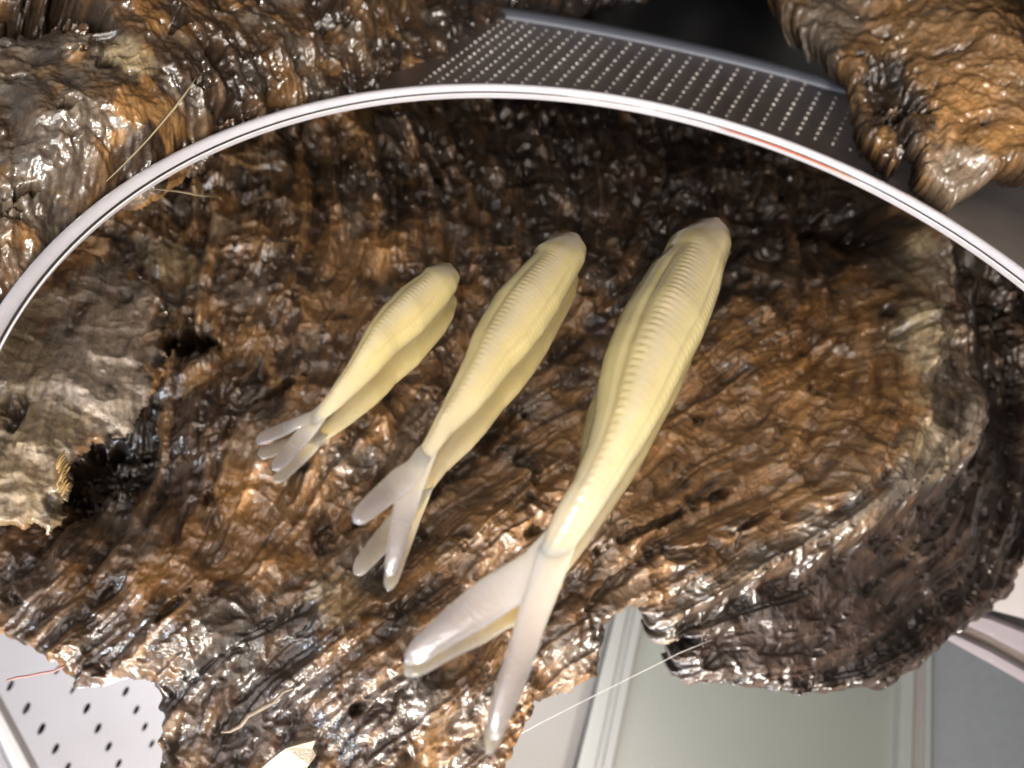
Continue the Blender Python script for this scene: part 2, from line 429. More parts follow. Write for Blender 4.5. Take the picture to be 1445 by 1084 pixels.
# ------------------------------------------------------------------ setting: tabletop, mirror
DC = np.array([0.2180 * HC, 1.118 * HC]); DR = 1.163 * HC - 0.36      # mirror centre and radius
BLACK = plain('black_tabletop', (0.012, 0.011, 0.012), 0.35, 0.3, 0.5, 0.15, 8.0)
import bmesh
def box(name, lo, hi, material, parent=None, bevel=0.0):
    bm = bmesh.new(); bmesh.ops.create_cube(bm, size=1)
    for v in bm.verts: v.co = [lo[i] + (v.co[i] + 0.5) * (hi[i] - lo[i]) for i in range(3)]
    if bevel: bmesh.ops.bevel(bm, geom=bm.edges[:], offset=bevel, segments=2, affect='EDGES')
    me = bpy.data.meshes.new(name); bm.to_mesh(me); bm.free()
    return link(name, me, material, parent)
tag(box('tabletop', (-90, -60, -3.4), (90, 110, -2.4), BLACK), kind='structure')
def lathe(name, prof, centre, material, parent, n=256):
    V = []; F = []; k = len(prof)
    for i in range(n):
        a = 2 * math.pi * i / n
        for r, z in prof: V.append((centre[0] + r * math.cos(a), centre[1] + r * math.sin(a), z))
    for i in range(n):
        j = (i + 1) % n
        for q in range(k - 1): F.append([i * k + q, j * k + q, j * k + q + 1, i * k + q + 1])
    return link(name, mesh(name, V, np.array(F)), material, parent)
MIRROR, T, b = mat('mirror_silver', Base_Color=(0.86, 0.85, 0.84), Metallic=1.0, Roughness=0.0)
mirror = thing('round_mirror', (DC[0], DC[1], 0), 'large round mirror with a clear white edged rim, lying under the three pale lures', 'mirror')
V = [(DC[0], DC[1], 0)] + [(DC[0] + DR * math.cos(2 * math.pi * i / 256), DC[1] + DR * math.sin(2 * math.pi * i / 256), 0) for i in range(256)]
link('mirror_surface', mesh('mirror_surface', V, [[0, 1 + i, 1 + (i + 1) % 256] for i in range(256)], smooth=False), MIRROR, mirror)
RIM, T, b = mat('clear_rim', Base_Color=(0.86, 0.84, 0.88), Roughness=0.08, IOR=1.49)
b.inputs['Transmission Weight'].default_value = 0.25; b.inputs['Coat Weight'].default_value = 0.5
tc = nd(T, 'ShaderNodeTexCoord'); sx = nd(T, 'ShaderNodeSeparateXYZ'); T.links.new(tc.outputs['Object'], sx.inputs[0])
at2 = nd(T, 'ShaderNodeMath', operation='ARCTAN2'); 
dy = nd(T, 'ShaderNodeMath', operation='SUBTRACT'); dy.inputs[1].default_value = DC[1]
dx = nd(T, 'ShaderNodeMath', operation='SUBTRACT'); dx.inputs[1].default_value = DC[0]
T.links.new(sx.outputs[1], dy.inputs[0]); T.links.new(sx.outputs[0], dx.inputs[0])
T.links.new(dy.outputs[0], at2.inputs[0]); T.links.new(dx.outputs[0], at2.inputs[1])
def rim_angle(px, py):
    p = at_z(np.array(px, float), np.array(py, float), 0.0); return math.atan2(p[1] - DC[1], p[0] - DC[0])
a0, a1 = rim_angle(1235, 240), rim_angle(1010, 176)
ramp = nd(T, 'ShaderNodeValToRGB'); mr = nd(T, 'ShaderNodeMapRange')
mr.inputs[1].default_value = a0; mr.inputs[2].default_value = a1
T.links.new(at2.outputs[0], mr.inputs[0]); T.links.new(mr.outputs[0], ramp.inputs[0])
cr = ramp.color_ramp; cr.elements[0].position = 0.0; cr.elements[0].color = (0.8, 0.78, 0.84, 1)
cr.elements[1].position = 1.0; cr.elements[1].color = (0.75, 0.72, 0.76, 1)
for p_, c_ in ((0.06, (0.8, 0.5, 0.3, 1)), (0.25, (0.9, 0.2, 0.05, 1)), (0.55, (0.95, 0.13, 0.03, 1)), (0.9, (0.6, 0.12, 0.06, 1))):  # orange reflection along this arc painted into the rim colour
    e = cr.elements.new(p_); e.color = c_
RIM2 = plain('frosted_rim', (0.92, 0.89, 0.97), 0.08, 0.14, 2.5, Transmission_Weight=0.45, IOR=1.45)
DKRIM = plain('rim_dark_line', (0.05, 0.045, 0.04), 0.2, 0.2, 3.0)  # plain dark colour for the thin line inside the rim
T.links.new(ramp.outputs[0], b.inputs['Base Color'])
lathe('rim', [(DR + 0.0, 0.045), (DR + 0.008, 0.09), (DR + 0.03, 0.135), (DR + 0.07, 0.165), (DR + 0.16, 0.155), (DR + 0.2, 0.1), (DR + 0.2, -0.25), (DR + 0.0, -0.25), (DR + 0.0, 0.045)], DC, RIM2, mirror)
lathe('rim_groove', [(DR - 0.012, 0.002), (DR - 0.012, 0.03), (DR - 0.003, 0.036), (DR - 0.003, 0.002)], DC, DKRIM, mirror)
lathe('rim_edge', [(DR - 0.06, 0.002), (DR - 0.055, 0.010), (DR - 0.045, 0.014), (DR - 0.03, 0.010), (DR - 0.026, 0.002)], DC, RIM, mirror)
lathe('mirror_back', [(0.01, -0.252), (DR - 0.02, -0.252), (DR + 0.1, -0.3), (DR - 0.3, -0.6), (DR - 0.4, -2.4)], DC, BLACK, mirror)

# ------------------------------------------------------------------ driftwood
cave = thing('driftwood', (2, 16, 6), 'big hollow of wet brown driftwood arching over the mirror and filling its reflection', 'driftwood')
A_POLY = [(-60, 60), (1520, 60), (1520, 700), (1452, 800), (1438, 838), (1400, 872), (1330, 920), (1270, 968), (1190, 980), (1080, 970), (968, 958), (962, 932),
          (975, 905), (935, 905), (938, 872), (902, 852), (862, 880), (850, 955), (800, 985), (765, 992), (735, 1040), (715, 1120), (440, 1140), (225, 1140), (222, 1080), (222, 1000), (212, 962), (150, 955), (135, 972),
          (100, 972), (75, 940), (30, 905), (-60, 880)]
A_PLANE = [(0, 542, 16.0), (1445, 542, 21.8), (722, 1084, 15.3)]
A_RELIEF = [(1310, 325, 1.2), (1305, 450, 1.5), (1325, 590, 1.7), (1300, 655, 1.6), (1180, 730, 1.2), (1060, 800, 0.8), (950, 850, 0.5), 
            (1380, 450, 0.2), (1400, 600, 0.1), (1390, 740, 0.0), (1290, 800, 0.4), (1180, 850, 0.5), (1060, 890, 0.5), (1100, 955, 0.3), (1250, 950, 0.1), (1500, 700, -1.0), (1500, 400, -0.6),
            (1150, 560, 0.1), (1220, 480, 0.2), (1000, 650, -0.1), (900, 480, -0.7), (1080, 420, -0.7), (800, 230, -2.0), (1000, 230, -2.2), (1200, 320, -1.2), (600, 230, -1.6), (450, 250, -1.0),
            (450, 450, -0.4), (550, 600, -0.3), (300, 560, -0.9), (130, 680, -1.8), (60, 820, -0.9), (100, 500, -1.3), (40, 300, -1.3), (350, 720, 0.1), (230, 830, 0.35), (110, 930, -0.1), (500, 760, -0.2), (650, 650, -1.3), (730, 610, -0.9), (600, 730, -1.0), (780, 660, 0.1), (690, 740, 0.0),
            (760, 830, -0.3), (600, 900, 0.35), (640, 950, 0.3), (680, 1010, -0.35), (820, 880, 0.25), (830, 945, -0.25), (590, 1020, 0.1), (620, 1080, -0.5), (420, 960, -0.35), (300, 1040, -0.5), (290, 890, 0.5), (180, 930, 0.3), (330, 930, -0.4), (520, 1080, -0.2), (720, 1090, -0.9)]
A_GRAIN = [(700, 250, 100), (450, 250, 95), (250, 350, 80), (900, 300, 70), (1000, 420, 35), (900, 600, 35), (700, 650, 35), (1100, 550, 30), (1250, 600, 60), (1300, 450, 85), (1380, 600, 60), (1250, 780, 35), (1200, 900, 15), (1050, 950, 5),
           (700, 950, 38), (550, 1000, 40), (850, 850, 30), (350, 900, 40), (200, 850, 45), (300, 700, 80), (450, 600, 60), (100, 500, 85), (300, 1000, 60)]
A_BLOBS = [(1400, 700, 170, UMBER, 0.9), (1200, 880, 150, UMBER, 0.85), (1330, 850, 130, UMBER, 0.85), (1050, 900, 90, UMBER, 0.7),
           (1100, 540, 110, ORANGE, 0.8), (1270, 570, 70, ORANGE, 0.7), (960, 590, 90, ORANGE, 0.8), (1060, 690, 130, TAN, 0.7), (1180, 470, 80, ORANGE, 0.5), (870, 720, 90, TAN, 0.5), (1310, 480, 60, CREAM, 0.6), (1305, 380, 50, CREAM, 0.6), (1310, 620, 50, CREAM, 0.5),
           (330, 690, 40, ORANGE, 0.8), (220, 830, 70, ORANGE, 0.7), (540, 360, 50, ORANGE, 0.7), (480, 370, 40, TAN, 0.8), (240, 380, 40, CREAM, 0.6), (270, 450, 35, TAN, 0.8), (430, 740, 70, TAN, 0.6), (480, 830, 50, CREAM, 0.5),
           (500, 430, 60, TAN, 0.5), (690, 740, 90, TAN, 0.5), (500, 1000, 120, UMBER, 0.35), (560, 960, 80, UMBER, 0.3), (400, 1040, 80, UMBER, 0.4), (150, 900, 80, UMBER, 0.4), (350, 1000, 130, UMBER, 0.8), (350, 920, 90, UMBER, 0.6), (900, 230, 230, UMBER, 0.8), (1100, 270, 170, UMBER, 0.8), (700, 220, 170, UMBER, 0.6), (1220, 300, 90, UMBER, 0.7), (150, 650, 90, DARK, 0.9), (270, 490, 40, DARK, 0.8),  # umber below the rim and dark at the cavities are painted shade
           (1308, 345, 26, CREAM, 0.8), (1302, 395, 24, CREAM, 0.8), (1303, 445, 26, CREAM, 0.8), (1312, 505, 26, CREAM, 0.8), (1320, 560, 24, CREAM, 0.8), (1318, 615, 26, CREAM, 0.8), (1275, 670, 24, GREY, 0.8), (1215, 705, 24, GREY, 0.8), (1150, 745, 22, GREY, 0.7), (1080, 785, 22, GREY, 0.7),  # grey blobs along the lower ridge paint a wet highlight
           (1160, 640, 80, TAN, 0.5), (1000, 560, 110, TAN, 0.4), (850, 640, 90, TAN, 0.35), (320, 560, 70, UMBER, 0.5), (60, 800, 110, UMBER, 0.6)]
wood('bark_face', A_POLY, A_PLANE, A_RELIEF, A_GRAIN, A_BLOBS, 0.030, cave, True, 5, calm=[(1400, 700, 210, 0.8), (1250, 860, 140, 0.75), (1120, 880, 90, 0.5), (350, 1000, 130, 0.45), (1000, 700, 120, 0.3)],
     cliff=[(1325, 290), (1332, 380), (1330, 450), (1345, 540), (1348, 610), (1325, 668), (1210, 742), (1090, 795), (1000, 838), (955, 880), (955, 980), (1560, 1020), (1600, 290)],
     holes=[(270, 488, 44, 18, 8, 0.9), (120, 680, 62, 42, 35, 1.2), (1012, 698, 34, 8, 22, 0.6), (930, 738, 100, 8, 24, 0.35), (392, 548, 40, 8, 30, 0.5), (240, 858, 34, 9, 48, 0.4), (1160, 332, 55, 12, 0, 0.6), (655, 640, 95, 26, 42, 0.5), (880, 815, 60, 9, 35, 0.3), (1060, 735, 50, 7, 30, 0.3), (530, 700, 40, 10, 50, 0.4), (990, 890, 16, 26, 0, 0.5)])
S_POLY = [(-50, 330), (120, 350), (225, 395), (240, 440), (226, 470), (232, 520), (210, 560), (196, 575), (190, 612), (150, 610), (118, 640), (100, 652), (92, 690), (88, 740), (62, 752), (45, 735), (20, 742), (-50, 748)]
wood('bark_flap', S_POLY, [(0, 542, 15.0), (400, 542, 16.6), (100, 800, 14.2)], [(-40, 400, 0), (230, 420, -0.35), (100, 500, 0.15), (10, 600, 0.3), (60, 730, 0.2), (180, 600, -0.2), (-40, 740, 0.2), (60, 380, -0.5)],
     [(100, 400, 80), (50, 600, 75), (200, 500, 90), (60, 720, 85)], [(60, 560, 130, GREY * 1.2, 0.9), (150, 480, 100, GREY * 1.4, 0.8), (170, 570, 60, GREY * 1.4, 0.8), (30, 620, 90, CREAM * 0.85, 0.8), (60, 710, 60, CREAM * 0.85, 0.7), (20, 480, 70, CREAM * 0.85, 0.6)], 0.026, cave, True, 31, (10, 0.2), 7.0, 0.7, back=0.25, fib=0.1)

stack = thing('driftwood', (-6, 14, 2), 'dark pitted driftwood lump behind the left of the mirror, upper left corner', 'driftwood')
B_POLY = [(-60, -60), (980, -60), (955, -10), (905, 8), (895, -12), (850, -5), (838, 14), (822, 32), (790, 36), (757, 40), (735, 30), (662, 62), (610, 100), (585, 135), (560, 190), (300, 270), (120, 400), (-60, 520)]
B_RELIEF = [(0, 400, 0.0), (150, 290, 0), (300, 210, 0), (450, 160, 0), (570, 130, -0.2), (50, 30, -1.2), (60, 150, 0.5), (200, 80, 0.9), (200, 180, 0.9), (350, 60, 0.3), (500, 60, 0.1), (650, 20, -0.7), (800, 10, -1.0), (950, -30, -1.2), (0, 250, 0.4)]
B_GRAIN = [(100, 100, 60), (250, 80, 85), (200, 200, 45), (400, 80, 70), (550, 80, 50), (50, 300, 60), (400, 150, 100), (800, 10, 20)]
B_BLOBS = [(185, 80, 38, CREAM, 0.8), (180, 150, 28, ORANGE, 0.8), (60, 90, 70, GREY, 0.4), (80, 200, 90, GREY, 0.5), (40, 20, 70, DARK, 0.9), (165, 190, 22, ORANGE, 0.8), (520, 60, 60, TAN, 0.4), (700, 30, 110, UMBER, 0.8), (850, 0, 90, UMBER, 0.8), (300, 130, 80, UMBER, 0.5), (450, 100, 120, UMBER, 0.5), (560, 120, 70, UMBER, 0.8), (90, 300, 80, GREY, 0.5), (300, 60, 90, UMBER, 0.4), (30, 190, 90, UMBER, 0.5), (110, 250, 80, UMBER, 0.5), (60, 110, 50, UMBER, 0.4)]  # the dark blob paints shade into the corner cavity
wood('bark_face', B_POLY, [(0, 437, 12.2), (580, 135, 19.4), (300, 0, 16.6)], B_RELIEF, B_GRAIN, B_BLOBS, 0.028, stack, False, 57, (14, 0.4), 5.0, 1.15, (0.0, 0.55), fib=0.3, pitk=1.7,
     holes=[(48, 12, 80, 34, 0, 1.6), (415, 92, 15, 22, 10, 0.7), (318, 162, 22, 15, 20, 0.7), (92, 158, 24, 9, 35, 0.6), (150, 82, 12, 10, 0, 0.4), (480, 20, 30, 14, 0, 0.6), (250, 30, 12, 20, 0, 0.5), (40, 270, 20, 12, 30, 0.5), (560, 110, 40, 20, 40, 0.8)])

chunk = thing('driftwood', (13, 17, 5), 'honey brown driftwood chunk with a forked tip hanging at the upper right corner', 'driftwood')
C_POLY = [(1085, -50), (1105, 8), (1150, 40), (1190, 82), (1203, 120), (1212, 165), (1238, 202), (1262, 224), (1276, 215), (1282, 190), (1306, 196), (1300, 228), (1325, 262), (1350, 275), (1388, 252), (1420, 222), (1440, 222), (1500, 235), (1520, -50)]
C_RELIEF = [(1110, 10, -0.3), (1200, 100, -0.2), (1250, 200, -0.1), (1350, 255, -0.3), (1300, 120, 0.2), (1400, 100, 0.5), (1430, 210, 0.0), (1300, 20, 0.3), (1270, 80, -0.25), (1480, 100, 0.3)]
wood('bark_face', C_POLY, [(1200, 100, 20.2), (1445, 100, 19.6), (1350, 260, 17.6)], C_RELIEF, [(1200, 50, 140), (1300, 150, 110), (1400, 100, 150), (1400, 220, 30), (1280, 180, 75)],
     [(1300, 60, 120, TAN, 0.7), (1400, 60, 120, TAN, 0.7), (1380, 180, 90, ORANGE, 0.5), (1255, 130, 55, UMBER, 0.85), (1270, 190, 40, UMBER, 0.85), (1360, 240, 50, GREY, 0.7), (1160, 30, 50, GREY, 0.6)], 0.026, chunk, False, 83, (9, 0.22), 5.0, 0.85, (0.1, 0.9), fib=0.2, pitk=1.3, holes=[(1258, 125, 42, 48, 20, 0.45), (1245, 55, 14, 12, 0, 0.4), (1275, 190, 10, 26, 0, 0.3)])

# ------------------------------------------------------------------ soft lures
def lure_material():
    """milky soft plastic; the second attribute says how clear it is (body milky, tail glassy)"""
    M, T, b = mat('milky_soft_plastic', Roughness=0.26, IOR=1.42)
    b.inputs['Subsurface Weight'].default_value = 0.9
    b.inputs['Subsurface Radius'].default_value = (0.45, 0.36, 0.2); b.inputs['Subsurface Scale'].default_value = 1.9
    b.inputs['Coat Weight'].default_value = 1.0; b.inputs['Coat IOR'].default_value = 1.7; b.inputs['Coat Roughness'].default_value = 0.14
    tc = nd(T, 'ShaderNodeTexCoord')
    a = nd(T, 'ShaderNodeAttribute', attribute_name='tint'); n0 = nd(T, 'ShaderNodeTexNoise', Scale=2.2, Detail=5.0)
    T.links.new(tc.outputs['Object'], n0.inputs['Vector'])
    mr = nd(T, 'ShaderNodeMapRange'); mr.inputs[3].default_value = 0.82; mr.inputs[4].default_value = 1.12
    T.links.new(n0.outputs['Fac'], mr.inputs[0])
    sc_ = nd(T, 'ShaderNodeVectorMath', operation='SCALE'); T.links.new(a.outputs['Color'], sc_.inputs[0]); T.links.new(mr.outputs[0], sc_.inputs['Scale'])
    T.links.new(sc_.outputs[0], b.inputs['Base Color']); T.links.new(a.outputs['Alpha'], b.inputs['Transmission Weight'])
    n = nd(T, 'ShaderNodeTexNoise', Scale=22.0, Detail=3.0); T.links.new(tc.outputs['Object'], n.inputs['Vector'])
    u = nd(T, 'ShaderNodeBump', Strength=0.25, Distance=0.02); T.links.new(n.outputs['Fac'], u.inputs['Height'])
    T.links.new(u.outputs['Normal'], b.inputs['Normal']); T.links.new(u.outputs['Normal'], b.inputs['Coat Normal'])
    return M
LURE = TAILM = lure_material()
CRM = np.array([0.355, 0.300, 0.150]); LAV = np.array([0.35, 0.31, 0.25]); TIP = np.array([0.44, 0.385, 0.385])
def resample(poly, s, ax):
    P = np.array(poly, float); q = P @ ax; o = np.argsort(q, kind='stable'); q = q[o]; P = P[o]
    return np.stack([np.interp(s, q, P[:, 0]), np.interp(s, q, P[:, 1])], -1)
def loft(name, Lp, Rp, zc, hh, ribs, parent, material, colour, ring=96, ridge=0.0, sharp=2.0, zlift=None):
    """an elliptical body between two outlines (pixels) lying at heights zc, with cross ribs and a soft side ridge"""
    n = len(Lp)
    A = at_z(Lp[:, 0], Lp[:, 1], zc); B = at_z(Rp[:, 0], Rp[:, 1], zc)
    Cn = (A + B) / 2; side = (B - A) / 2
    V = []; cols = []; name_seed = float(Lp[0, 0])
    L = np.concatenate([[0], np.cumsum(np.linalg.norm(np.diff(Cn, axis=0), axis=1))])
    for i in range(n):
        for k in range(ring):
            g = 2 * math.pi * k / ring; c, s = math.cos(g), math.sin(g)
            e = 2.0 / sharp; cc = math.copysign(abs(c) ** e, c); ss = math.copysign(abs(s) ** e, s)
            r = 1.0
            if ribs:
                wob = 0.12 * math.sin(L[i] * 1.9 + name_seed) + 0.05 * math.sin(L[i] * 7.3)
                fade = float(sstep(0.10, 0.2, np.array(i / n))) * min(1, (n - i) / (0.2 * n))
                ph = (L[i] + 0.05 * math.cos(g)) / ribs + wob
                dome = (0.5 - 0.5 * math.cos(2 * math.pi * ph)) ** 0.8
                gc = math.radians(97) + 0.1 * math.sin(L[i] * 1.3 + name_seed)
                r += fade * (0.036 * math.exp(-((g - gc) / 0.13) ** 2) * (dome - 0.4) + 0.004 * math.exp(-((g - math.radians(70)) / 0.33) ** 2) * (dome - 0.5)
                             + 0.014 * math.exp(-((g - math.radians(28)) / 0.12) ** 2) * (dome - 0.4))
                ph = (L[i] - 0.10 * math.cos(g)) / (ribs * 0.42) + wob
                r += 0.003 * fade * math.sin(2 * math.pi * ph)
            gr = min(1, max(0, i / n - 0.10) / 0.12) * (1 - 0.4 * i / n)
            r += ridge * gr * (-1.5 * math.exp(-((g - math.radians(120)) / 0.11) ** 2) + 0.5 * math.exp(-((g - math.radians(88)) / 0.25) ** 2) - 0.9 * math.exp(-((g - math.radians(38)) / 0.10) ** 2) + 0.3 * math.exp(-((g - math.radians(150)) / 0.25) ** 2))
            V.append(Cn[i] + r * (cc * side[i] + np.array([0, 0, 1.0]) * ss * hh[i]))
            cols.append(colour(i / (n - 1), g))
    F = [[i * ring + k, i * ring + (k + 1) % ring, (i + 1) * ring + (k + 1) % ring, (i + 1) * ring + k] for i in range(n - 1) for k in range(ring)]
    V.append(Cn[0]); V.append(Cn[-1]); cols += [cols[0], cols[-1]]
    F += [[n * ring, (k + 1) % ring, k] for k in range(ring)] + [[n * ring + 1, (n - 1) * ring + k, (n - 1) * ring + (k + 1) % ring] for k in range(ring)]
    me = mesh(name, V, F, np.array(cols))
    bm = bmesh.new(); bm.from_mesh(me); bmesh.ops.recalc_face_normals(bm, faces=bm.faces); bm.to_mesh(me); bm.free()
    return link(name, me, material, parent)
def body_colour(t, g):
    k = float(sstep(0.5, 1.0, np.array(t)))
    rdg = math.exp(-((g - math.radians(80)) / 0.35) ** 2) * 0.55
    c = CRM + (LAV - CRM) * max(0.9 * k, rdg)
    return np.append(c, 0.05 + 0.2 * k)
def tail_colour(t, g):
    k = float(sstep(0.08, 0.75, np.array(t)))
    return np.append(LAV + (TIP * 1.15 - LAV) * k, 0.15 + 0.72 * k)
def lure(name, left, right, zk, hk, tails, label, ribs, n=340, endf=1.0):
    P = np.array(left, float); Q = np.array(right, float)
    ax = (P[-1] + Q[-1]) / 2 - (P[0] + Q[0]) / 2; ax /= np.linalg.norm(ax)
    s0 = max((P @ ax).min(), (Q @ ax).min()); s1 = min((P @ ax).max(), (Q @ ax).max()) 
    # denser towards the nose
    u = np.linspace(0, 1, n); s = s0 + (s1 - s0) * u
    Lp = resample(left, s, ax); Rp = resample(right, s, ax)
    for a in (Lp, Rp):
        for _ in range(1): a[1:-1] = (a[:-2] + 2 * a[1:-1] + a[2:]) / 4
    zc = np.interp(u, *zip(*zk)); hh = np.interp(u, *zip(*hk))
    cap = np.sqrt(np.clip(1 - (1 - np.clip(u / 0.03, 0, 1)) ** 2, 0.0, 1)); 
    mid = (Lp + Rp) / 2; f = (0.72 + 0.28 * cap)[:, None]
    Lp = mid + (Lp - mid) * f; Rp = mid + (Rp - mid) * f; hc = np.sin(0.5 * np.pi * np.clip(u / 0.14, 0, 1)); hh = hh * (0.2 + 0.8 * hc); zc = zc * (0.8 + 0.2 * hc)
    tk = sstep(0.80, 1.0, u); tail = 1 - 0.3 * tk; Lp = mid + (Lp - mid) * tail[:, None]; Rp = mid + (Rp - mid) * tail[:, None]; hh = hh * (1 - 0.72 * tk)
    base = at_z(mid[n // 2, 0], mid[n // 2, 1], 0.0)
    root = thing('soft_lure', tuple(base), label, 'fishing lure', 'soft fishing lures lying on the mirror')
    loft('body', Lp, Rp, zc, hh, ribs, root, LURE, body_colour, ridge=0.055)
    for tl, tr, z0, z1, h0, h1 in tails:
        m_ = 46; u = np.linspace(0, 1, m_)
        def along(p):
            p = np.array(p, float); d = np.concatenate([[0], np.cumsum(np.linalg.norm(np.diff(p, axis=0), axis=1))]); d /= d[-1]
            return np.stack([np.interp(u, d, p[:, 0]), np.interp(u, d, p[:, 1])], -1)
        ex = ax * 0.12 * (s1 - s0); p0, p1 = np.array(tl[0], float), np.array(tr[0], float); pm = (Lp[-1] + Rp[-1]) / 2
        tl = [tuple(0.5 * (p0 + pm) - ex), tuple(0.75 * p0 + 0.25 * pm - 0.4 * ex)] + list(tl); tr = [tuple(0.5 * (p1 + pm) - ex), tuple(0.75 * p1 + 0.25 * pm - 0.4 * ex)] + list(tr)
        a, b2 = along(tl), along(tr)
        cap = np.sqrt(np.clip(1 - np.clip((u - 0.9) / 0.1, 0, 1) ** 2, 0.02, 1)) * np.sqrt(np.clip(1 - np.clip((0.12 - u) / 0.12, 0, 1) ** 2, 0.04, 1)); mid = (a + b2) / 2
        a = mid + (a - mid) * cap[:, None]; b2 = mid + (b2 - mid) * cap[:, None]
        loft('tail_lobe', a, b2, z0 + (z1 - z0) * u ** 1.3, (h0 + (h1 - h0) * u) * (0.3 + 0.7 * cap) * (0.25 + 0.75 * sstep(0.0, 0.38, u)), 0, root, TAILM, tail_colour, ring=28, sharp=2.8)
    return root
lure('small', [(630, 371), (624, 372), (596, 388), (591, 395), (562, 416), (536, 443), (516, 470), (503, 496), (486, 526), (463, 558), (440, 581), (430, 592)],
     [(637, 375), (650, 391), (644, 408), (634, 421), (596, 463), (562, 489), (536, 518), (489, 563), (453, 600), (446, 608)],
     [(0, 0.31), (0.5, 0.34), (1, 0.2)], [(0, 0.28), (0.3, 0.33), (0.6, 0.27), (0.85, 0.15), (1, 0.10)],
     [([(452, 570), (440, 581), (400, 597), (360, 614)], [(446, 606), (420, 605), (395, 618), (362, 631)], 0.2, 0.14, 0.055, 0.03),
      ([(436, 590), (415, 612), (398, 634), (379, 660)], [(462, 588), (440, 618), (415, 645), (393, 668)], 0.2, 0.12, 0.055, 0.03)],
     'smallest pale soft fishing lure, leftmost of the three on the mirror', 0.085)
lure('medium', [(806, 329), (799, 328), (778, 339), (753, 357), (750, 367), (720, 397), (696, 423), (678, 453), (665, 478), (654, 510), (638, 544), (620, 581), (601, 615), (575, 652)],
     [(820, 335), (828, 352), (825, 369), (809, 397), (788, 436), (767, 468), (746, 494), (722, 518), (696, 552), (675, 575), (638, 609), (615, 644), (598, 676)],
     [(0, 0.40), (0.5, 0.42), (1, 0.38)], [(0, 0.34), (0.3, 0.42), (0.6, 0.33), (0.85, 0.18), (1, 0.13)],
     [([(588, 634), (575, 652), (557, 662), (523, 694), (491, 727)], [(600, 662), (582, 690), (552, 712), (530, 728), (506, 746)], 0.38, 0.56, 0.075, 0.04),
      ([(580, 650), (560, 690), (550, 740), (540, 812)], [(612, 652), (598, 690), (580, 745), (558, 814)], 0.38, 0.16, 0.075, 0.04)],
     'middle sized pale soft fishing lure, between the smallest and the largest', 0.10)
lure('large', [(1003, 309), (999, 309), (985, 314), (962, 329), (942, 343), (936, 356), (935, 364), (914, 384), (896, 412), (877, 443), (865, 471), (852, 504), (844, 540), (838, 586), (826, 636), (806, 684), (780, 722), (756, 765), (741, 780)],
     [(1010, 311), (1021, 318), (1030, 331), (1031, 351), (1021, 382), (1014, 415), (1003, 447), (990, 480), (966, 523), (940, 576), (914, 620), (888, 660), (862, 700), (838, 738), (816, 777), (800, 806)],
     [(0, 0.55), (0.4, 0.6), (0.8, 0.36), (1, 0.3)], [(0, 0.48), (0.3, 0.62), (0.6, 0.45), (0.85, 0.25), (1, 0.2)],
     [([(765, 755), (741, 780), (716, 796), (678, 818), (647, 843), (609, 877), (563, 924)], [(800, 800), (768, 838), (725, 858), (690, 882), (645, 906), (582, 946)], 0.3, 0.14, 0.10, 0.045),
      ([(752, 778), (738, 840), (719, 906), (709, 937), (697, 975), (684, 1042)], [(812, 775), (786, 840), (774, 871), (760, 915), (744, 959), (719, 1012), (708, 1048)], 0.3, 0.2, 0.12, 0.05)],
     'largest pale soft fishing lure with a wide forked tail, rightmost of three', 0.135)
# ------------------------------------------------------------------ things behind the mirror (seen directly)
PLATE = plain('dark_grey_plate', (1.1, 0.96, 0.92), 0.4, 0.25, 1.5)
DOT = plain('pale_studs', (0.72, 0.65, 0.62), 0.35, 0.1, 4.0)
STEEL = plain('blue_grey_edge', (0.15, 0.16, 0.2), 0.5, 0.1, 1.0)
ZP = -1.0
q = [at_z(x, y, ZP) for x, y in ((738, 30), (1000, 82), (1210, 138))]
(ax_, ay_), (bx_, by_), (cx_, cy_) = [p[:2] for p in q]
D_ = 2 * (ax_ * (by_ - cy_) + bx_ * (cy_ - ay_) + cx_ * (ay_ - by_))
ux_ = ((ax_**2 + ay_**2) * (by_ - cy_) + (bx_**2 + by_**2) * (cy_ - ay_) + (cx_**2 + cy_**2) * (ay_ - by_)) / D_
uy_ = ((ax_**2 + ay_**2) * (cx_ - bx_) + (bx_**2 + by_**2) * (ax_ - cx_) + (cx_**2 + cy_**2) * (bx_ - ax_)) / D_
PC, PR = np.array([ux_, uy_]), math.hypot(ax_ - ux_, ay_ - uy_)
plate = thing('studded_plate', (PC[0], PC[1], -2.4), 'dark round plate with rows of pale studs, behind the mirror at the top', 'plate')
lathe('plate_top', [(0.05, ZP), (PR, ZP), (PR + 0.02, ZP - 0.1), (PR + 0.02, -2.39), (0.05, -2.39)], PC, PLATE, plate)
lathe('plate_rim', [(PR + 0.03, -2.38), (PR + 0.03, ZP + 0.02), (PR + 0.08, ZP + 0.1), (PR + 0.7, ZP + 0.1), (PR + 0.8, ZP), (PR + 0.8, -2.38)], PC, STEEL, plate)
V, F = [], []
rnd = random.Random(4)
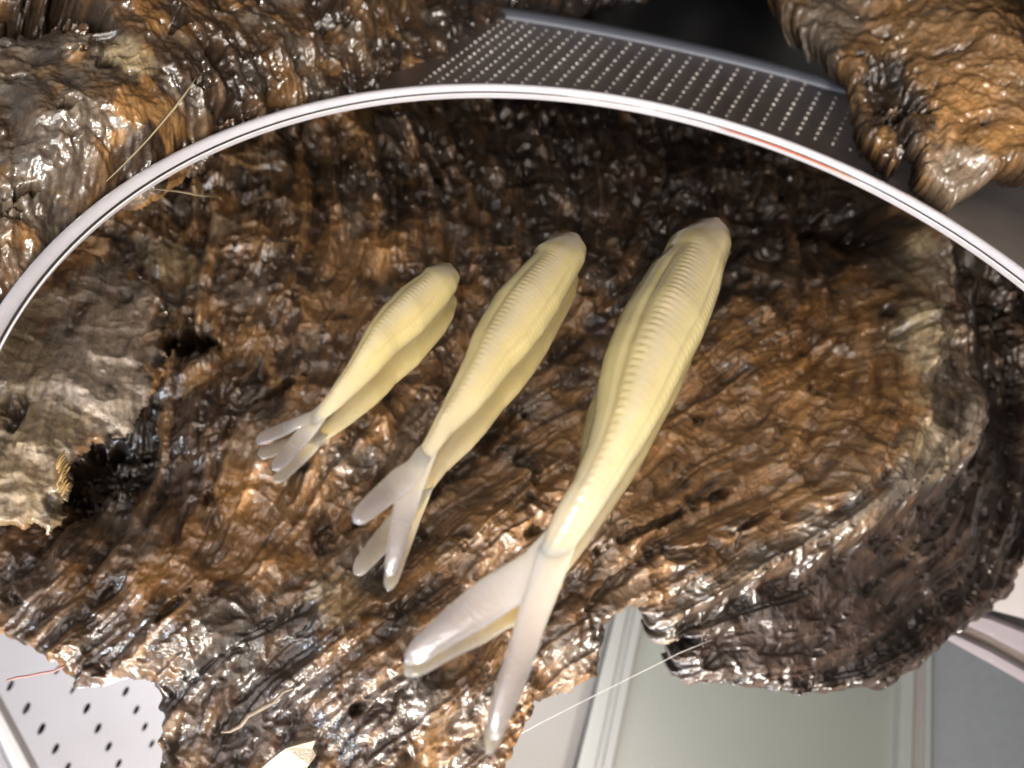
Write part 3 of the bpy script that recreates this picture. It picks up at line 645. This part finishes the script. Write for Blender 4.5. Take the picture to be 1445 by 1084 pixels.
for i in range(27):
    sl = math.radians(37 + 29 * i / 26); x0 = 575 + 25 * i
    y0 = 132 + 0.00032 * (x0 - 690) ** 2 - 4
    for k in range(30):
        px = x0 + 8.0 * k * math.cos(sl); py = y0 - 8.0 * k * math.sin(sl)
        if py < -20: break
        c = at_z(px, py, ZP)
        if math.hypot(c[0] - PC[0], c[1] - PC[1]) > PR - 0.12: break
        r = 0.043 * rnd.uniform(0.75, 1.25); b0 = len(V)
        for rr, zz in ((1, 0), (0.8, 0.6)):
            for g in range(8): V.append((c[0] + r * rr * math.cos(g * math.pi / 4), c[1] + r * rr * math.sin(g * math.pi / 4), ZP + 0.003 + r * zz))
        V.append((c[0], c[1], ZP + r * 0.95))
        for g in range(8):
            F.append([b0 + g, b0 + (g + 1) % 8, b0 + 8 + (g + 1) % 8, b0 + 8 + g]); F.append([b0 + 8 + g, b0 + 8 + (g + 1) % 8, b0 + 16])
tag(link('studs', mesh('studs', V, F), DOT, plate), kind='stuff')

POT = plain('black_gloss', (0.012, 0.011, 0.012), 0.25, 0.2, 1.0)
pc = at_z(1010, -60, -2.4)
pot = thing('black_pot', (pc[0], pc[1], -2.4), 'rounded black pot standing in the dark behind the studded plate', 'pot')
lathe('pot_body', [(0.01, 2.4), (3.0, 2.4), (4.1, 2.1), (4.5, 1.4), (4.5, 0.2), (4.1, -1.2), (3.4, -2.0), (2.8, -2.38), (0.01, -2.39)], pc, POT, pot)
lathe('pot_lip', [(4.52, 1.3), (4.66, 1.35), (4.7, 1.5), (4.62, 1.62), (4.5, 1.62)], pc, POT, pot)
STRAW = plain('dry_straw', (0.26, 0.21, 0.125), 0.45, 0.3, 6.0, 0.2, 40.0)
sp = [(278, 108, 13.9), (262, 132, 13.8), (247, 152, 13.75), (232, 170, 13.7), (208, 198, 13.6), (186, 221, 13.5), (166, 241, 13.4), (150, 256, 13.3)]
tag(tube('dry_straw', [at_depth(x, y, d) for x, y, d in sp], [0.006, 0.016, 0.022, 0.016, 0.013, 0.015, 0.012, 0.006], STRAW),
    'thin dry straw leaning on the dark driftwood beside the mirror rim', 'straw')

# ------------------------------------------------------------------ things overhead, seen only in the mirror
def sheet_holes(name, outline, holes, depth, thick, material, parent):
    cu = bpy.data.curves.new(name, 'CURVE'); cu.dimensions = '2D'; cu.fill_mode = 'BOTH'; cu.extrude = thick / 2
    for P in [outline] + holes:
        s_ = cu.splines.new('POLY'); s_.points.add(len(P) - 1); s_.use_cyclic_u = True
        for p_, (x, y) in zip(s_.points, P): p_.co = ((x - 722.5) * depth / FPX, -(y - 542) * depth / FPX, 0, 1)
    o = bpy.data.objects.new(name, cu); SC.collection.objects.link(o)
    bpy.context.view_layer.update()
    me = bpy.data.meshes.new_from_object(o.evaluated_get(bpy.context.evaluated_depsgraph_get()))
    bpy.data.objects.remove(o)
    n = len(me.vertices); co = np.zeros(n * 3, np.float32); me.vertices.foreach_get('co', co); co = co.reshape(-1, 3)
    P = CAM + co[:, :1] * RIGHT + co[:, 1:2] * UP + AX * (depth + thick / 2) - co[:, 2:3] * AX
    P = flip(P); me.vertices.foreach_set('co', P.astype(np.float32).ravel())
    bm = bmesh.new(); bm.from_mesh(me); bmesh.ops.remove_doubles(bm, verts=bm.verts[:], dist=1e-4)
    bmesh.ops.recalc_face_normals(bm, faces=bm.faces); bm.to_mesh(me); bm.free(); me.update()
    me.materials.clear()
    return link(name, me, material, parent)
def fcentre(x, y, d):
    return tuple(flip(at_depth(x, y, d)))
WHITE = plain('white_panel_paint', (0.37, 0.36, 0.385), 0.5, 0.10, 0.5)
BRIGHT = plain('bright_white_edge', (0.58, 0.55, 0.55), 0.5, 0.02, 0.6)
TAUPE = plain('tan_seam', (0.25, 0.21, 0.18), 0.5, 0.08, 1.0)
GREYP = plain('grey_panel_paint', (0.135, 0.147, 0.134), 0.45, 0.09, 0.35)
PALE = plain('pale_grey_rail', (0.19, 0.20, 0.198), 0.35, 0.04, 0.5)
LINE = plain('grey_seam', (0.12, 0.115, 0.105), 0.5, 0.05, 0.5)
BEIGE = plain('beige_panel_paint', (0.155, 0.145, 0.14), 0.5, 0.04, 0.5)
BLUEG = plain('blue_grey_board', (0.145, 0.16, 0.18), 0.6, 0.14, 3.2)
SHADE = plain('dark_grey_strip', (0.13, 0.13, 0.14), 0.5, 0.1, 1.0)
LILAC = plain('lilac_white_trim', (0.37, 0.335, 0.365), 0.4, 0.03, 0.6)
DP = 26.0
pp = thing('perforated_panel', fcentre(120, 1020, DP), 'white panel with slanted oval holes and a tan seam, reflected at the lower left', 'panel')
slots = [(14, 968, 1), (37, 1000, 1.1), (58, 1029, 1.1), (78, 1057, 1), (95, 1083, 0.9), (114, 1108, 1), (102, 974, 0.7), (122, 1000, 1), (138, 1028, 0.95), (153, 1054, 0.9), (167, 1078, 0.85), (180, 1100, 0.8),
         (177, 976, 0.9), (192, 1002, 0.85), (204, 1026, 0.8), (214, 1050, 0.75), (80, 946, 0.8), (160, 950, 0.8), (240, 996, 0.7), (250, 1020, 0.7)]
def slot(x, y, k):
    out = []
    for g in range(16):
        a = 2 * math.pi * g / 16; u, v = 9.0 * k * math.cos(a), 4.0 * k * math.sin(a); t_ = math.radians(58)
        out.append((x + u * math.cos(t_) - v * math.sin(t_), y - u * math.sin(t_) - v * math.cos(t_)))
    return out
sheet_holes('perforated_sheet', [(-150, 820), (290, 820), (290, 1180), (115, 1180), (58, 1089), (30, 1036), (4, 988), (-30, 930)], [slot(*k) for k in slots], DP, 0.12, WHITE, pp)
prism('dark_backing', [(-100, 830), (280, 830), (280, 1170), (120, 1170), (64, 1086), (-15, 940)], DP + 0.6, 0.2, BLACK, pp)
prism('seam', [(4, 988), (30, 1036), (58, 1089), (115, 1180), (104, 1184), (47, 1091), (20, 1040), (-6, 992), (-40, 934), (-30, 930)], DP + 0.25, 0.4, TAUPE, pp)
prism('edge_board', [(-7, 992), (19, 1040), (46, 1091), (103, 1186), (-150, 1186), (-150, 934), (-41, 934)], DP - 0.1, 0.5, BRIGHT, pp)
DG = 30.0
gp = thing('grey_panel', fcentre(1050, 1000, DG), 'plain grey ceiling panel framed by pale rails, reflected at the bottom', 'panel')
prism('panel_sheet', [(880, 820), (1300, 820), (1262, 1160), (800, 1160)], DG, 0.4, GREYP, gp)
def strip(name, x0, x1, x2, x3, y0, y1, d, th, mt, par): return prism(name, [(x0, y0), (x1, y0), (x2, y1), (x3, y1)], d, th, mt, par)
strip('rail', 876, 890, 825, 798, 840, 1150, DG - 0.5, 0.5, PALE, gp)
strip('rail', 891, 900, 836, 826, 840, 1150, DG - 0.3, 0.4, PALE, gp)
strip('rail', 901, 913, 850, 837, 840, 1150, DG - 0.45, 0.4, PALE, gp)
strip('rail', 914, 919, 856, 851, 840, 1150, DG - 0.2, 0.2, LINE, gp)
strip('rail', 1270, 1273, 1264, 1259, 900, 1160, DG - 0.2, 0.2, LINE, gp)
strip('rail', 1274, 1292, 1284, 1265, 900, 1160, DG - 0.5, 0.5, PALE, gp)
strip('rail', 1293, 1306, 1303, 1285, 900, 1160, DG - 0.3, 0.4, BEIGE, gp)
strip('rail', 1307, 1315, 1313, 1304, 900, 1160, DG - 0.5, 0.5, PALE, gp)
tag(prism('beige_panel', [(640, 880), (875, 830), (797, 1160), (600, 1160)], DG + 0.4, 0.4, BEIGE), 'pale beige panel left of the grey panel rails, reflected at the bottom', 'panel')
tag(prism('blue_grey_board', [(1316, 820), (1620, 820), (1620, 1180), (1314, 1180)], DG + 0.3, 0.4, BLUEG), 'mottled blue grey board reflected in the bottom right corner', 'board')
DL = 22.0
tr = thing('white_trim', fcentre(1400, 920, DL), 'white and lilac rounded trim with a tan seam, reflected at the lower right edge', 'trim')
prism('trim_band', [(1300, 885), (1335, 902), (1400, 938), (1460, 972), (1520, 1010), (1520, 990), (1460, 950), (1400, 916), (1345, 890), (1310, 874)], DL, 0.6, LILAC, tr, bevel=0.1)
prism('seam', [(1300, 872), (1345, 889), (1400, 915), (1460, 949), (1520, 989), (1520, 970), (1460, 932), (1400, 901), (1350, 878), (1305, 862)], DL + 0.2, 0.4, TAUPE, tr)
prism('trim_band', [(1305, 861), (1350, 877), (1400, 900), (1460, 931), (1520, 969), (1520, 930), (1460, 894), (1400, 870), (1350, 858), (1310, 850)], DL + 0.1, 0.6, LILAC, tr, bevel=0.1)
prism('dark_strip', [(1310, 849), (1350, 857), (1400, 869), (1460, 893), (1520, 929), (1520, 905), (1460, 878), (1400, 862), (1350, 846), (1310, 840)], DL + 0.6, 0.3, SHADE, tr)
prism('trim_board', [(1310, 839), (1350, 845), (1400, 861), (1460, 877), (1720, 1000), (1720, 640), (1440, 740), (1350, 780)], DL + 0.2, 0.6, BRIGHT, tr)

# splinters and threads
PALEW = plain('pale_fresh_wood', (0.25, 0.19, 0.13), 0.35, 0.3, 3.0, 0.3, 30.0)
YELW = plain('yellow_fresh_wood', (0.34, 0.21, 0.06), 0.4, 0.25, 4.0, 0.3, 30.0)
prism('splinter', [(362, 1090), (378, 1076), (392, 1064), (404, 1056), (428, 1046), (445, 1045), (441, 1056), (446, 1066), (436, 1080), (420, 1100), (350, 1110)], [13.9, 13.9, 13.9, 13.9, 14.0, 14.0, 14.1, 14.1, 14.1, 14.1, 14.0], 0.12, PALEW, cave)
def curl(pts, d, r):
    n = len(pts); rr = [r * (0.35 + 0.65 * math.sin(math.pi * (i + 0.4) / n)) for i in range(n)]
    tube('splinter', flip(np.array([at_depth(x, y, d + 0.05 * math.sin(i * 2.1)) for i, (x, y) in enumerate(pts)])), rr, PALEW, cave)
curl([(312, 1033), (325, 1032), (340, 1024), (350, 1010), (362, 1004), (372, 998), (385, 992), (400, 976), (414, 971)], 14.35, 0.05)
for i in range(11):
    x = 80 + 1.6 * (i % 6) + rnd.uniform(-2, 2); y = 642 + 4.5 * i
    curl([(x + 10, y - 6), (x + 4, y + 2), (x - 1, y + 14 + rnd.uniform(-3, 6))], 13.45 + rnd.uniform(0, 0.1), 0.022)
for o in list(cave.children):
    if o.name.startswith('splinter') and len(o.data.vertices) == 24: o.data.materials[0] = YELW
CLEAR = plain('clear_line', (0.7, 0.7, 0.68), 0.2, 0.02)
tag(tube('thread', flip(np.array([at_depth(x, y, 16.3) for x, y in ((715, 1046), (765, 1019), (830, 986), (900, 951), (960, 921), (1004, 903))])), 0.008, CLEAR), 'fine clear thread stretched across the grey gap in the driftwood', 'thread')
RED = plain('red_thread', (0.42, 0.20, 0.17), 0.6, 0.2, 9.0)
tag(tube('thread', flip(np.array([at_depth(x, y, 14.4) for x, y in ((10, 960), (24, 956), (40, 954), (58, 950), (76, 947), (90, 940))])), 0.022, RED), 'short faded red thread sticking out of the driftwood over the white panel', 'thread')
